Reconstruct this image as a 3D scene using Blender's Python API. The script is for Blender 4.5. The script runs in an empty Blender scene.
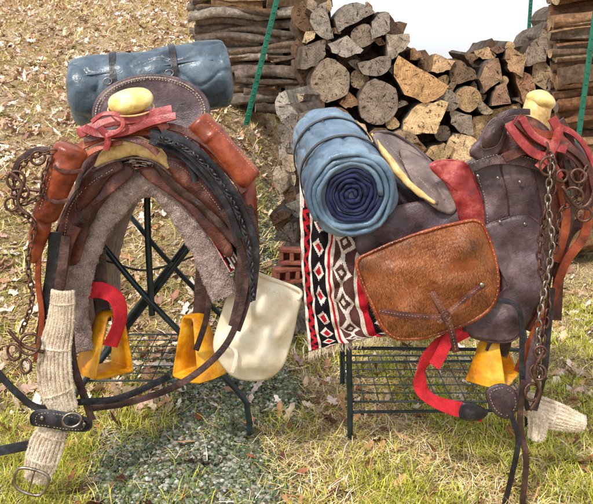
import bpy, math, random, bmesh
import numpy as np
from mathutils import Vector, Matrix, noise, Quaternion
random.seed(4); rng=np.random.default_rng(4)
H=1.35; F=733.0
def at(u,v,d):
    return Vector(((u-296.5)*d/F, d, H-(v-60)*d/F))
def L(pts,d):
    return [at(p[0],p[1],p[2] if len(p)>2 else d) for p in pts]
def s2l(c):
    return tuple(((x/255)/12.92 if x/255<=0.04045 else ((x/255+0.055)/1.055)**2.4) for x in c)
sc=bpy.context.scene
col=sc.collection
def empty(name):
    o=bpy.data.objects.new(name,None); col.objects.link(o); return o
def link(o,parent=None):
    col.objects.link(o)
    if parent: o.parent=parent
    return o
# ---------------------------------------------------------------- materials
def newmat(name):
    m=bpy.data.materials.new(name); m.use_nodes=True
    nt=m.node_tree; b=nt.nodes['Principled BSDF']
    return m,nt,b
def N(nt,t,**k):
    n=nt.nodes.new(t)
    for a,v in k.items():
        if a in n.inputs: n.inputs[a].default_value=v
        else: setattr(n,a,v)
    return n
def ramp(nt,fac,stops):
    r=nt.nodes.new('ShaderNodeValToRGB'); e=r.color_ramp.elements
    while len(e)<len(stops): e.new(0.5)
    for i,(p,c) in enumerate(stops):
        e[i].position=p; e[i].color=tuple(c)+(1,)
    nt.links.new(fac,r.inputs[0]); return r
def mat(name,c1,c2,rough=0.5,scale=18,bump=0.3,bscale=250,metal=0,spec=0.5,bdist=0.002,stretch=(1,1,1),sheen=0,c3=None,rvar=0.15,crease=0):
    m,nt,b=newmat(name); lk=nt.links.new
    tc=N(nt,'ShaderNodeTexCoord'); mp=N(nt,'ShaderNodeMapping'); mp.inputs['Scale'].default_value=stretch
    lk(tc.outputs['Object'],mp.inputs['Vector'])
    n1=N(nt,'ShaderNodeTexNoise',Scale=scale,Detail=8.0,Roughness=0.68); lk(mp.outputs[0],n1.inputs['Vector'])
    a=s2l(c1); c=s2l(c2)
    st=[(0.34,a),(0.66,c)]
    if c3: st=[(0.34,a),(0.52,c),(0.68,s2l(c3))]
    r=ramp(nt,n1.outputs['Fac'],st); lk(r.outputs[0],b.inputs['Base Color'])
    n2=N(nt,'ShaderNodeTexNoise',Scale=bscale,Detail=5.0); lk(mp.outputs[0],n2.inputs['Vector'])
    bm=N(nt,'ShaderNodeBump',Strength=bump,Distance=bdist)
    ad=N(nt,'ShaderNodeMath',operation='ADD'); lk(n2.outputs['Fac'],ad.inputs[0]); lk(n1.outputs['Fac'],ad.inputs[1])
    hh=ad.outputs[0]
    if crease:
        n4=N(nt,'ShaderNodeTexNoise',Scale=30.0,Detail=3.0,Distortion=1.6); lk(mp.outputs[0],n4.inputs['Vector'])
        s1=N(nt,'ShaderNodeMath',operation='SUBTRACT'); lk(n4.outputs['Fac'],s1.inputs[0]); s1.inputs[1].default_value=.5
        s2=N(nt,'ShaderNodeMath',operation='ABSOLUTE'); lk(s1.outputs[0],s2.inputs[0])
        s3=N(nt,'ShaderNodeMath',operation='MULTIPLY_ADD'); lk(s2.outputs[0],s3.inputs[0]); s3.inputs[1].default_value=crease*10; lk(hh,s3.inputs[2]); hh=s3.outputs[0]
    lk(hh,bm.inputs['Height']); lk(bm.outputs[0],b.inputs['Normal'])
    mr=N(nt,'ShaderNodeMapRange'); mr.inputs['To Min'].default_value=rough-rvar; mr.inputs['To Max'].default_value=rough+rvar
    lk(n1.outputs['Fac'],mr.inputs['Value']); lk(mr.outputs[0],b.inputs['Roughness'])
    b.inputs['Metallic'].default_value=metal
    b.inputs['Specular IOR Level'].default_value=spec
    if sheen: b.inputs['Sheen Weight'].default_value=sheen
    return m
def attrmat(name,rough=0.8,scale=40,amt=0.35,bump=0.3,bdist=0.003,spec=0.3):
    m,nt,b=newmat(name); lk=nt.links.new
    at_=N(nt,'ShaderNodeAttribute'); at_.attribute_name='Col'
    tc=N(nt,'ShaderNodeTexCoord')
    n1=N(nt,'ShaderNodeTexNoise',Scale=scale,Detail=6.0,Roughness=0.7); lk(tc.outputs['Object'],n1.inputs['Vector'])
    r=ramp(nt,n1.outputs['Fac'],[(0.3,(1-amt,)*3),(0.7,(1+amt,)*3)])
    mx=N(nt,'ShaderNodeMix',data_type='RGBA',blend_type='MULTIPLY'); mx.inputs[0].default_value=1
    lk(at_.outputs['Color'],mx.inputs[6]); lk(r.outputs[0],mx.inputs[7]); lk(mx.outputs[2],b.inputs['Base Color'])
    bm=N(nt,'ShaderNodeBump',Strength=bump,Distance=bdist); lk(n1.outputs['Fac'],bm.inputs['Height']); lk(bm.outputs[0],b.inputs['Normal'])
    b.inputs['Roughness'].default_value=rough; b.inputs['Specular IOR Level'].default_value=spec
    return m
M={}
M['dark']=mat('dark_leather',(32,20,20),(70,46,42),0.36,14,0.45,320,c3=(112,84,78),bdist=.003,crease=.25)
M['black']=mat('black_leather',(14,14,16),(36,35,40),0.32,20,0.4,300,c3=(70,68,74),crease=.2)
M['slate']=mat('weathered_leather',(54,38,42),(92,72,76),0.38,9,0.45,260,c3=(134,114,116),bdist=.003,crease=.22)
M['taupe']=mat('worn_seat_leather',(84,68,66),(126,108,102),0.38,8,0.4,260,c3=(166,148,136),bdist=.003,crease=.2)
M['brown']=mat('brown_leather',(80,30,14),(140,60,32),0.3,10,0.35,260,c3=(178,94,58),crease=.15)
M['saddlebrown']=mat('saddle_leather',(50,24,20),(94,48,38),0.33,12,0.45,260,c3=(144,92,74),bdist=.003,crease=.25)
M['red']=mat('maroon_leather',(112,24,28),(158,54,52),0.36,14,0.4,240,c3=(204,116,106),crease=.22)
M['redweb']=mat('red_webbing',(178,10,26),(226,34,50),0.6,30,0.9,420,bdist=.004)
M['horn']=mat('rawhide',(200,168,88),(238,212,132),0.33,22,0.4,160,c3=(252,242,204),crease=.1)
M['cream']=mat('rawhide_binding',(186,142,78),(230,192,124),0.40,24,0.45,200,c3=(246,224,172),crease=.15)
M['fleece']=mat('grey_fleece',(130,104,98),(184,158,150),0.95,30,1.0,190,bdist=0.012,spec=0.1,sheen=0.3,c3=(214,192,182))
M['wool']=mat('cream_wool',(196,168,140),(234,212,184),0.95,30,0.9,260,bdist=0.006,spec=0.1,sheen=0.3,c3=(250,240,222))
M['canvas']=mat('cream_canvas',(220,200,164),(246,234,208),0.85,8,0.5,500,spec=0.15,c3=(252,246,230))
M['tarp']=mat('slate_tarp',(72,92,112),(102,126,148),0.33,5,0.3,40,c3=(142,166,184),bdist=0.006,crease=.12)
M['tarp2']=mat('dark_slate_tarp',(50,62,74),(78,94,108),0.30,5,0.3,40,c3=(116,134,146),bdist=0.006,crease=.12)
M['navy']=mat('navy_lining',(14,18,46),(32,38,84),0.75,20,0.5,200)
M['metal']=mat('old_steel',(120,104,92),(186,176,166),0.32,40,0.4,200,metal=1)
M['rust']=mat('rusted_iron',(74,48,40),(128,96,82),0.45,40,0.6,200,metal=0.75)
M['rack']=mat('painted_tubing',(18,28,32),(46,62,66),0.32,30,0.1,200)
M['wire']=mat('grey_wire',(58,70,72),(98,110,108),0.4,30,0.1,200,metal=0.4)
M['yellow']=mat('stirrup_rawhide',(186,110,8),(236,162,22),0.32,13,0.4,120,c3=(252,206,76),crease=.2)
M['stitch']=mat('stitching',(180,156,124),(212,192,162),0.8,50,0.1,300)
M['green']=mat('green_post_paint',(10,84,66),(30,122,96),0.45,20,0.2,150)
M['clay']=mat('fired_clay',(134,72,58),(178,112,92),0.85,30,0.6,160)
M['hide']=mat('cowhide',(84,42,20),(132,72,36),0.7,9,0.6,300,c3=(160,94,52),spec=0.2)
M['hair']=attrmat('hair_strands',0.6,30,0.2,0,spec=0.3)
M['hidehair']=attrmat('cowhide_hair',0.40,7,0.5,0,spec=0.5)
M['weave']=attrmat('woven_wool',0.95,260,0.45,0.9,0.004,spec=0.1)
M['grass']=attrmat('grass_blades',0.7,12,0.3,0,spec=0.25)
M['leaf']=attrmat('dead_leaves',0.65,60,0.35,0.4,spec=0.35)
M['stone']=attrmat('gravel_stone',0.85,90,0.3,0.5,spec=0.2)
def barkmat():
    m,nt,b=newmat('bark'); lk=nt.links.new
    a=N(nt,'ShaderNodeAttribute'); a.attribute_name='Col'
    tc=N(nt,'ShaderNodeTexCoord')
    n1=N(nt,'ShaderNodeTexNoise',Scale=26.0,Detail=10.0,Roughness=0.75); lk(tc.outputs['Object'],n1.inputs['Vector'])
    n3=N(nt,'ShaderNodeTexNoise',Scale=5.0,Detail=4.0,Roughness=0.6); lk(tc.outputs['Object'],n3.inputs['Vector'])
    v=N(nt,'ShaderNodeTexVoronoi',Scale=7.0,feature='DISTANCE_TO_EDGE'); lk(n1.outputs['Color'],v.inputs['Vector'])
    r=ramp(nt,n1.outputs['Fac'],[(0.3,(0.4,0.37,0.36)),(0.5,(1.1,1.05,1.0)),(0.7,(2.2,2.1,2.0))])
    r3=ramp(nt,n3.outputs['Fac'],[(0.35,(.75,.7,.66)),(.65,(1.35,1.35,1.35))])
    mx=N(nt,'ShaderNodeMix',data_type='RGBA',blend_type='MULTIPLY'); mx.inputs[0].default_value=1
    mx2=N(nt,'ShaderNodeMix',data_type='RGBA',blend_type='MULTIPLY'); mx2.inputs[0].default_value=1
    lk(a.outputs['Color'],mx.inputs[6]); lk(r.outputs[0],mx.inputs[7]); lk(mx.outputs[2],mx2.inputs[6]); lk(r3.outputs[0],mx2.inputs[7]); lk(mx2.outputs[2],b.inputs['Base Color'])
    bm=N(nt,'ShaderNodeBump',Strength=1.0,Distance=0.02)
    ad=N(nt,'ShaderNodeMath',operation='ADD'); lk(n1.outputs['Fac'],ad.inputs[0]); lk(v.outputs['Distance'],ad.inputs[1])
    lk(ad.outputs[0],bm.inputs['Height']); lk(bm.outputs[0],b.inputs['Normal'])
    b.inputs['Roughness'].default_value=0.9; b.inputs['Specular IOR Level'].default_value=0.15
    return m
M['bark']=barkmat()
def endmat():
    m,nt,b=newmat('cut_wood'); lk=nt.links.new
    a=N(nt,'ShaderNodeAttribute'); a.attribute_name='Col'
    uv=N(nt,'ShaderNodeUVMap'); uv.uv_map='UVMap'
    ln=N(nt,'ShaderNodeVectorMath',operation='LENGTH'); lk(uv.outputs[0],ln.inputs[0])
    tc=N(nt,'ShaderNodeTexCoord')
    n0=N(nt,'ShaderNodeTexNoise',Scale=9.0,Detail=4.0); lk(tc.outputs['Object'],n0.inputs['Vector'])
    sx=N(nt,'ShaderNodeSeparateXYZ'); lk(uv.outputs[0],sx.inputs[0])
    an=N(nt,'ShaderNodeMath',operation='ARCTAN2'); lk(sx.outputs[1],an.inputs[0]); lk(sx.outputs[0],an.inputs[1])
    r1=N(nt,'ShaderNodeMath',operation='MULTIPLY_ADD'); lk(n0.outputs['Fac'],r1.inputs[0]); r1.inputs[1].default_value=0.05; lk(ln.outputs['Value'],r1.inputs[2])
    r2=N(nt,'ShaderNodeMath',operation='MULTIPLY'); lk(r1.outputs[0],r2.inputs[0]); r2.inputs[1].default_value=420
    r3=N(nt,'ShaderNodeMath',operation='SINE'); lk(r2.outputs[0],r3.inputs[0])
    cb=N(nt,'ShaderNodeCombineXYZ'); am=N(nt,'ShaderNodeMath',operation='MULTIPLY'); lk(an.outputs[0],am.inputs[0]); am.inputs[1].default_value=2.6
    lm=N(nt,'ShaderNodeMath',operation='MULTIPLY'); lk(ln.outputs['Value'],lm.inputs[0]); lm.inputs[1].default_value=9
    lk(am.outputs[0],cb.inputs[0]); lk(lm.outputs[0],cb.inputs[1])
    nc=N(nt,'ShaderNodeTexNoise',Scale=2.6,Detail=4.0,Roughness=0.65,noise_dimensions='4D'); lk(cb.outputs[0],nc.inputs['Vector']); lk(a.outputs['Fac'],nc.inputs['W'])
    rc=ramp(nt,nc.outputs['Fac'],[(0.35,(0.16,)*3),(0.42,(1,)*3)])
    rr=N(nt,'ShaderNodeMapRange'); rr.inputs['From Min'].default_value=-1; rr.inputs['To Min'].default_value=0.84; rr.inputs['To Max'].default_value=1.08
    lk(r3.outputs[0],rr.inputs[0])
    n5=N(nt,'ShaderNodeTexNoise',Scale=14.0,Detail=9.0,Roughness=0.78); lk(tc.outputs['Object'],n5.inputs['Vector'])
    r5=ramp(nt,n5.outputs['Fac'],[(0.32,(0.36,0.33,0.31)),(0.52,(1.05,1.0,.95)),(0.72,(1.8,1.75,1.65))])
    cur=a.outputs['Color']
    for o in (rc.outputs[0],rr.outputs[0],r5.outputs[0]):
        q=N(nt,'ShaderNodeMix',data_type='RGBA',blend_type='MULTIPLY'); q.inputs[0].default_value=1
        lk(cur,q.inputs[6]); lk(o,q.inputs[7]); cur=q.outputs[2]
    lk(cur,b.inputs['Base Color'])
    bm=N(nt,'ShaderNodeBump',Strength=0.9,Distance=0.014); ad=N(nt,'ShaderNodeMath',operation='ADD'); lk(rc.outputs[0],ad.inputs[0]); lk(n5.outputs['Fac'],ad.inputs[1])
    lk(ad.outputs[0],bm.inputs['Height']); lk(bm.outputs[0],b.inputs['Normal'])
    b.inputs['Roughness'].default_value=0.85; b.inputs['Specular IOR Level'].default_value=0.15
    return m
M['end']=endmat()
# ---------------------------------------------------------------- geometry helpers
def mk(name,V,Fc,m,parent=None,smooth=True,fcols=None,sharp=None):
    me=bpy.data.meshes.new(name); me.from_pydata([tuple(v) for v in V],[],Fc)
    if smooth: me.polygons.foreach_set('use_smooth',[True]*len(me.polygons))
    me.materials.append(m)
    if fcols is not None:
        ca=me.color_attributes.new('Col','FLOAT_COLOR','CORNER')
        buf=[]
        for p in me.polygons:
            c=fcols[p.index]
            for _ in range(p.loop_total): buf+= [c[0],c[1],c[2],1]
        ca.data.foreach_set('color',buf)
    me.update()
    if sharp: me.set_sharp_from_angle(angle=math.radians(sharp))
    o=bpy.data.objects.new(name,me); return link(o,parent)
def big(name,V,Fc,C,m,parent=None,smooth=False):
    me=bpy.data.meshes.new(name); n=len(V); k=Fc.shape[1]; f=len(Fc)
    me.vertices.add(n); me.vertices.foreach_set('co',V.astype(np.float32).ravel())
    me.loops.add(f*k); me.loops.foreach_set('vertex_index',Fc.astype(np.int32).ravel())
    me.polygons.add(f); me.polygons.foreach_set('loop_start',np.arange(0,f*k,k,dtype=np.int32))
    me.polygons.foreach_set('loop_total',np.full(f,k,dtype=np.int32))
    if smooth: me.polygons.foreach_set('use_smooth',np.ones(f,dtype=bool))
    me.update(calc_edges=True)
    ca=me.color_attributes.new('Col','FLOAT_COLOR','POINT')
    c4=np.ones((n,4),dtype=np.float32); c4[:,:3]=C; ca.data.foreach_set('color',c4.ravel())
    me.materials.append(m); me.validate()
    o=bpy.data.objects.new(name,me); return link(o,parent)
def cr(p,n=6,closed=False):
    out=[]; m=len(p)
    if m<2: return list(p)
    segs=m if closed else m-1
    for i in range(segs):
        if closed: a,b,c,d=p[(i-1)%m],p[i],p[(i+1)%m],p[(i+2)%m]
        else: a,b,c,d=p[max(i-1,0)],p[i],p[i+1],p[min(i+2,m-1)]
        for j in range(n):
            t=j/n
            out.append(0.5*((2*b)+(c-a)*t+(2*a-5*b+4*c-d)*t*t+(-a+3*b-3*c+d)*t**3))
    if not closed: out.append(p[-1].copy())
    return out
class Geo:
    def __init__(s): s.v=[]; s.f=[]
    def add(s,v,f):
        o=len(s.v); s.v+=list(v); s.f+=[tuple(i+o for i in q) for q in f]
    def build(s,name,m,parent=None,smooth=True,**k): return mk(name,s.v,s.f,m,parent,smooth,**k)
def sweepg(pts,ra,rb=None,nrm=None,seg=10,closed=False,n=6,box=False,amp=0,nsc=20,wob=0):
    P=cr(pts,n,closed) if n>1 else list(pts)
    m=len(P)
    def lst(r):
        if isinstance(r,(list,tuple)):
            q=[Vector((x,0,0)) for x in r]; q=cr(q,n,closed) if n>1 else q
            return [x.x for x in q]
        return [r]*m
    if rb is None: rb=ra
    A=lst(ra); B=lst(rb); V=[];Fc=[]
    if box: prof=[(-1,-.5),(-.93,-1),(-.5,-1.15),(0,-1.25),(.5,-1.15),(.93,-1),(1,-.5),(1,.5),(.93,1),(0,1),(-.93,1),(-1,.5)]
    else: prof=[(math.cos(2*math.pi*k/seg),math.sin(2*math.pi*k/seg)) for k in range(seg)]
    K=len(prof); prev=None; ph=random.uniform(0,50)
    for i in range(m):
        if closed: t=P[(i+1)%m]-P[i-1]
        else: t=P[min(i+1,m-1)]-P[max(i-1,0)]
        if t.length<1e-9: t=Vector((0,0,1))
        t.normalize()
        if nrm is not None:
            nn=Vector(nrm)
            if wob: nn=nn.normalized()+Vector((noise.noise(Vector((i*.09,ph,0))),noise.noise(Vector((ph,i*.09,3))),noise.noise(Vector((5,ph,i*.09)))))*wob
            s=t.cross(nn)
            if s.length<1e-3: s=prev or Vector((1,0,0))
            s.normalize(); prev=s
        else:
            if prev is None:
                s=t.cross(Vector((0,-1,0.01)))
                if s.length<1e-3: s=Vector((1,0,0))
            else: s=prev-t*prev.dot(t)
            s.normalize(); prev=s
        w=s.cross(t)
        for (a,b) in prof:
            q=P[i]+s*a*A[i]+w*(-b*B[i])
            if amp:
                nv=noise.noise(q*nsc); q=q+(q-P[i]).normalized()*nv*amp
            V.append(q)
    R=m if closed else m-1
    for i in range(R):
        for k in range(K):
            a=i*K+k; b=i*K+(k+1)%K; c=((i+1)%m)*K+(k+1)%K; d=((i+1)%m)*K+k
            Fc.append((a,b,c,d))
    if not closed:
        Fc.append(tuple(range(K-1,-1,-1))); Fc.append(tuple((m-1)*K+k for k in range(K)))
    return V,Fc
def tube(name,pts,r,m,parent,**k):
    V,Fc=sweepg(pts,r,**k); return mk(name,V,Fc,m,parent)
def strap(name,pts,w,m,parent,t=0.0022,nrm=(0,-1,0.15),wob=.35,**k):
    if isinstance(w,(list,tuple)): w=[x/2 for x in w]
    else: w=w/2
    V,Fc=sweepg(pts,w,t,nrm=nrm,box=True,wob=wob,**k); return mk(name,V,Fc,m,parent,sharp=38)
def stitches(name,pts,parent,gap=0.009,ln=0.0055,r=0.0008,closed=False,m=None):
    P=cr(pts,8,closed)
    if closed: P.append(P[0])
    g=Geo(); acc=0
    for a,b in zip(P[:-1],P[1:]):
        d=(b-a).length
        if d<1e-6: continue
        while acc<d:
            if random.random()<.9:
                p=a+(b-a)*(acc/d); t=(b-a).normalized()*ln/2*random.uniform(.6,1.1)
                V,Fc=sweepg([p-t,p,p+t],r,seg=5,n=1); g.add(V,Fc)
            acc+=gap
        acc-=d
    if g.v: return g.build(name,m or M['stitch'],parent)
def panel(name,outl,m,parent,bulge=0.01,thick=0.004,nrm=(0,-1,0.1),rings=9,n=7,wr=0.0,wsc=14,rim=None,rimr=0.003,st=None,power=2.0):
    O=cr(outl,n,True); c=sum(O,Vector())/len(O); nn=Vector(nrm).normalized()
    V=[];Fc=[];K=len(O)
    for i in range(rings):
        s=1-i/rings
        for o in O:
            q=c+(o-c)*s+nn*bulge*(1-s**power)
            if wr: q=q+nn*wr*noise.noise(q*wsc)*(min(1,2*(1-s)+0.35))
            V.append(q)
    V.append(c+nn*bulge); ci=len(V)-1
    for i in range(rings-1):
        for k in range(K):
            Fc.append((i*K+k,i*K+(k+1)%K,(i+1)*K+(k+1)%K,(i+1)*K+k))
    for k in range(K): Fc.append(((rings-1)*K+k,(rings-1)*K+(k+1)%K,ci))
    ob=mk(name,V,Fc,m,parent)
    so=ob.modifiers.new('s','SOLIDIFY'); so.thickness=thick; so.offset=0
    if rim: tube(name+'_edge',outl,rimr,rim,parent,closed=True,seg=8,n=n)
    if st:
        P=[c+(o-c)*st+nn*(bulge*(1-st**power)+thick*0.5+0.0012) for o in outl]
        stitches(name+'_stitching',P,parent,closed=True)
    return ob,V,Fc
def loft(name,rows,m,parent,thick=0.005,nu=6,nv=6,wr=0,wsc=12):
    R=[cr(r,nu) for r in rows]; K=len(R[0])
    cols=[cr([R[j][k] for j in range(len(R))],nv) for k in range(K)]
    m2=len(cols[0]); V=[];Fc=[]
    for j in range(m2):
        for k in range(K):
            q=cols[k][j]
            if wr: q=q+Vector((noise.noise(q*wsc),noise.noise(q*wsc+Vector((7,3,1))),noise.noise(q*wsc+Vector((1,9,4)))))*wr
            V.append(q)
    for j in range(m2-1):
        for k in range(K-1):
            Fc.append((j*K+k,j*K+k+1,(j+1)*K+k+1,(j+1)*K+k))
    ob=mk(name,V,Fc,m,parent)
    so=ob.modifiers.new('s','SOLIDIFY'); so.thickness=thick; so.offset=0
    return ob,V,Fc,K,m2
def lathe(p0,p1,prof,seg=40,wr=0,wsc=(6,6,6),rid=0,rsc=1.4):
    ax=(p1-p0); Ln=ax.length; ax.normalize()
    s=ax.cross(Vector((0,0,1)))
    if s.length<1e-3: s=Vector((1,0,0))
    s.normalize(); w=s.cross(ax); V=[];Fc=[]
    for (t,r) in prof:
        for k in range(seg):
            a=2*math.pi*k/seg; d=s*math.cos(a)+w*math.sin(a)
            rr=r
            if wr and r>0.02:
                q=Vector((t*Ln*wsc[0],math.cos(a)*wsc[1],math.sin(a)*wsc[2]))
                rr+=wr*(noise.noise(q)+0.5*noise.noise(q*2.3))
                rd=1-min(1,abs(noise.noise(q*rsc+Vector((5,5,5))))*5); rr-=rid*rd*rd
            V.append(p0+ax*t*Ln+d*rr)
    for i in range(len(prof)-1):
        for k in range(seg): Fc.append((i*seg+k,i*seg+(k+1)%seg,(i+1)*seg+(k+1)%seg,(i+1)*seg+k))
    Fc.append(tuple(range(seg-1,-1,-1))); Fc.append(tuple((len(prof)-1)*seg+k for k in range(seg)))
    return V,Fc
def chain(name,pts,ll,r,m,parent):
    P=cr(pts,12); g=Geo(); acc=0; i=0
    for a,b in zip(P[:-1],P[1:]):
        d=(b-a).length
        while acc<d:
            p=a+(b-a)*(acc/d); t=(b-a).normalized(); s=t.cross(Vector((0.3,-1,0.2))).normalized(); w=s.cross(t)
            ang=0.6+(math.pi/2)*(i%2)+random.uniform(-.3,.3); x=s*math.cos(ang)+w*math.sin(ang)
            W=ll*0.34; hl=ll*0.62
            c=[p+t*hl*math.cos(q)+x*W*math.sin(q) for q in [2*math.pi*k/12 for k in range(12)]]
            V,Fc=sweepg(c,r,closed=True,seg=6,n=1); g.add(V,Fc)
            acc+=ll*0.92; i+=1
        acc-=d
    g.build(name,m,parent)
def ring(name,c,R,r,m,parent,nrm=(0.2,-1,0.1),sq=1.0,rot=0):
    n_=Vector(nrm).normalized(); s=n_.cross(Vector((0,0,1))).normalized(); w=s.cross(n_)
    pts=[]
    for k in range(20):
        a=2*math.pi*k/20; x=math.cos(a)*R; y=math.sin(a)*R*sq
        pts.append(c+s*(x*math.cos(rot)-y*math.sin(rot))+w*(x*math.sin(rot)+y*math.cos(rot)))
    tube(name,pts,r,m,parent,closed=True,seg=8,n=1)
def ball(name,c,rad,m,parent,rot=(0,0,0),amp=0,seg=32):
    bm=bmesh.new(); bmesh.ops.create_uvsphere(bm,u_segments=seg,v_segments=seg//2,radius=1)
    mt=Matrix.Translation(c)@Matrix.Rotation(rot[0],4,'X')@Matrix.Rotation(rot[1],4,'Y')@Matrix.Rotation(rot[2],4,'Z')@Matrix.Diagonal((rad[0],rad[1],rad[2],1))
    bmesh.ops.transform(bm,matrix=mt,verts=bm.verts)
    if amp:
        for v in bm.verts: v.co+= (v.co-c).normalized()*noise.noise(v.co*25)*amp
    me=bpy.data.meshes.new(name); bm.to_mesh(me); bm.free()
    me.polygons.foreach_set('use_smooth',[True]*len(me.polygons)); me.materials.append(m)
    return link(bpy.data.objects.new(name,me),parent)
def fuzz(name,V,Fc,count,ln,wd,dirn,spread,colA,colB,parent,lift=0.35,nrm=(0,-1,0),mt=None):
    V=np.array([tuple(v) for v in V]); Q=np.array([f for f in Fc if len(f)==4])
    a=V[Q[:,0]];b=V[Q[:,1]];c=V[Q[:,2]];d=V[Q[:,3]]
    area=np.linalg.norm(np.cross(b-a,d-a),axis=1)+1e-12
    idx=rng.choice(len(Q),count,p=area/area.sum()); u=rng.random((count,1)); v=rng.random((count,1))
    P=a[idx]*(1-u)*(1-v)+b[idx]*u*(1-v)+c[idx]*u*v+d[idx]*(1-u)*v
    Nn=np.cross(b-a,d-a); Nn/=np.linalg.norm(Nn,axis=1,keepdims=True)+1e-12; Nn=Nn[idx]
    fl=np.sign((Nn*np.array(nrm)).sum(1,keepdims=True)); fl[fl==0]=1; Nn=Nn*fl
    D=np.array(dirn)[None]+rng.normal(0,spread,(count,3))
    D[:,0]+=.5*np.sin(P[:,0]*23+P[:,2]*11); D[:,2]+=.3*np.sin(P[:,2]*31+P[:,0]*17)
    D=D/np.linalg.norm(D,axis=1,keepdims=True)
    D=D-Nn*(D*Nn).sum(1,keepdims=True); D/=np.linalg.norm(D,axis=1,keepdims=True)+1e-9
    Ls=ln*rng.uniform(.5,1.2,(count,1))
    S=np.cross(D,Nn)*wd/2
    P=P+Nn*0.0015
    mid=P+D*Ls*0.5+Nn*Ls*lift*0.5; tip=P+D*Ls+Nn*Ls*lift*0.6
    VV=np.stack([P-S,P+S,mid+S*.8,mid-S*.8,tip],1).reshape(-1,3)
    base=np.arange(count)[:,None]*5
    T=np.concatenate([base+np.array([[0,1,2]]),base+np.array([[0,2,3]]),base+np.array([[3,2,4]])])
    t=rng.random((count,1)); C=np.array(s2l(colA))*(1-t)+np.array(s2l(colB))*t
    C=np.repeat(C,5,axis=0)
    return big(name,VV,T,C,mt or M['hair'],parent)
# ---------------------------------------------------------------- terrain
def rise(y): return np.interp(y,[-500,2.85,3.3,4,5,6.5,9,12,25,60,500],[0,0,.1,.42,.84,1.22,1.9,2.55,4.1,5.5,5.5])
def terr(x,y):
    x=np.asarray(x,float); y=np.asarray(y,float)
    x1=0.1*np.clip(y,0,14)-0.15; t=np.clip((x1-x)/1.05,0,1); t=t*t*(3-2*t)
    b=0.012*np.sin(x*5.1+1)*np.sin(y*4.3)+0.006*np.sin(x*13+y*9)+0.004*np.sin(x*29-y*23)
    return rise(y)*t+b
def axis(a,b,st,far):
    c=list(np.arange(a,b,st)); lo=[];s=st;x=a
    while x>-far: s*=1.25; x-=s; lo.append(x)
    hi=[];s=st;x=c[-1]
    while x<far: s*=1.25; x+=s; hi.append(x)
    return np.array(lo[::-1]+c+hi)
X=axis(-2.2,2.4,0.03,450); Y=axis(1.8,6.5,0.035,450)
XX,YY=np.meshgrid(X,Y); ZZ=terr(XX,YY)
V=np.stack([XX,YY,ZZ],2).reshape(-1,3); nx=len(X); ny=len(Y)
i,j=np.meshgrid(np.arange(nx-1),np.arange(ny-1)); a=(j*nx+i).ravel()
Fc=np.stack([a,a+1,a+nx+1,a+nx],1)
def gravel_mask(x,y):
    x=np.asarray(x,float);y=np.asarray(y,float)
    cl=-0.74+0.16*(y-2.3); cr_=0.02+0.0*(y-2.3)
    n=0.06*np.sin(y*9+x*3)+0.05*np.sin(x*17+y*5)
    k=np.clip((x-cl+n)/0.2,0,1)*np.clip((cr_-x+n)/0.12,0,1)
    return k*np.clip((5.8-y)/1.5,0,1)
g=gravel_mask(V[:,0],V[:,1])
right=np.clip((V[:,0]+0.05)/0.2,0,1)
C=np.stack([g,right,g*0],1)
gm,nt,b=newmat('ground_soil'); lk=nt.links.new
a_=N(nt,'ShaderNodeAttribute'); a_.attribute_name='Col'; sx=N(nt,'ShaderNodeSeparateColor'); lk(a_.outputs['Color'],sx.inputs[0])
tc=N(nt,'ShaderNodeTexCoord')
n1=N(nt,'ShaderNodeTexNoise',Scale=3.0,Detail=10.0,Roughness=0.7); lk(tc.outputs['Object'],n1.inputs['Vector'])
n2=N(nt,'ShaderNodeTexNoise',Scale=45.0,Detail=9.0,Roughness=0.8); lk(tc.outputs['Object'],n2.inputs['Vector'])
straw=ramp(nt,n1.outputs['Fac'],[(0.3,s2l((160,148,84))),(0.45,s2l((206,184,142))),(0.58,s2l((228,204,176))),(0.7,s2l((204,194,116)))])
fine=ramp(nt,n2.outputs['Fac'],[(0.36,(0.32,0.29,0.26)),(0.5,(0.97,0.94,0.92)),(0.64,(1.7,1.65,1.6))])
mA=N(nt,'ShaderNodeMix',data_type='RGBA',blend_type='MULTIPLY'); mA.inputs[0].default_value=1; lk(straw.outputs[0],mA.inputs[6]); lk(fine.outputs[0],mA.inputs[7])
soil=ramp(nt,n1.outputs['Fac'],[(0.35,s2l((74,80,64))),(0.6,s2l((112,120,100)))])
mB=N(nt,'ShaderNodeMix',data_type='RGBA',blend_type='MULTIPLY'); mB.inputs[0].default_value=1; lk(soil.outputs[0],mB.inputs[6]); lk(fine.outputs[0],mB.inputs[7])
mC=N(nt,'ShaderNodeMix',data_type='RGBA'); lk(sx.outputs[0],mC.inputs[0]); lk(mA.outputs[2],mC.inputs[6]); lk(mB.outputs[2],mC.inputs[7])
lk(mC.outputs[2],b.inputs['Base Color']); b.inputs['Roughness'].default_value=0.95; b.inputs['Specular IOR Level'].default_value=0.1
bm_=N(nt,'ShaderNodeBump',Strength=1.0,Distance=0.03); lk(n2.outputs['Fac'],bm_.inputs['Height']); lk(bm_.outputs[0],b.inputs['Normal'])
big('ground',V,Fc,C,gm,smooth=True)
bm=bmesh.new(); bmesh.ops.create_icosphere(bm,subdivisions=1,radius=1); T=np.array([v.co[:] for v in bm.verts]); TF=np.array([[v.index for v in f.verts] for f in bm.faces]); bm.free()
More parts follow.
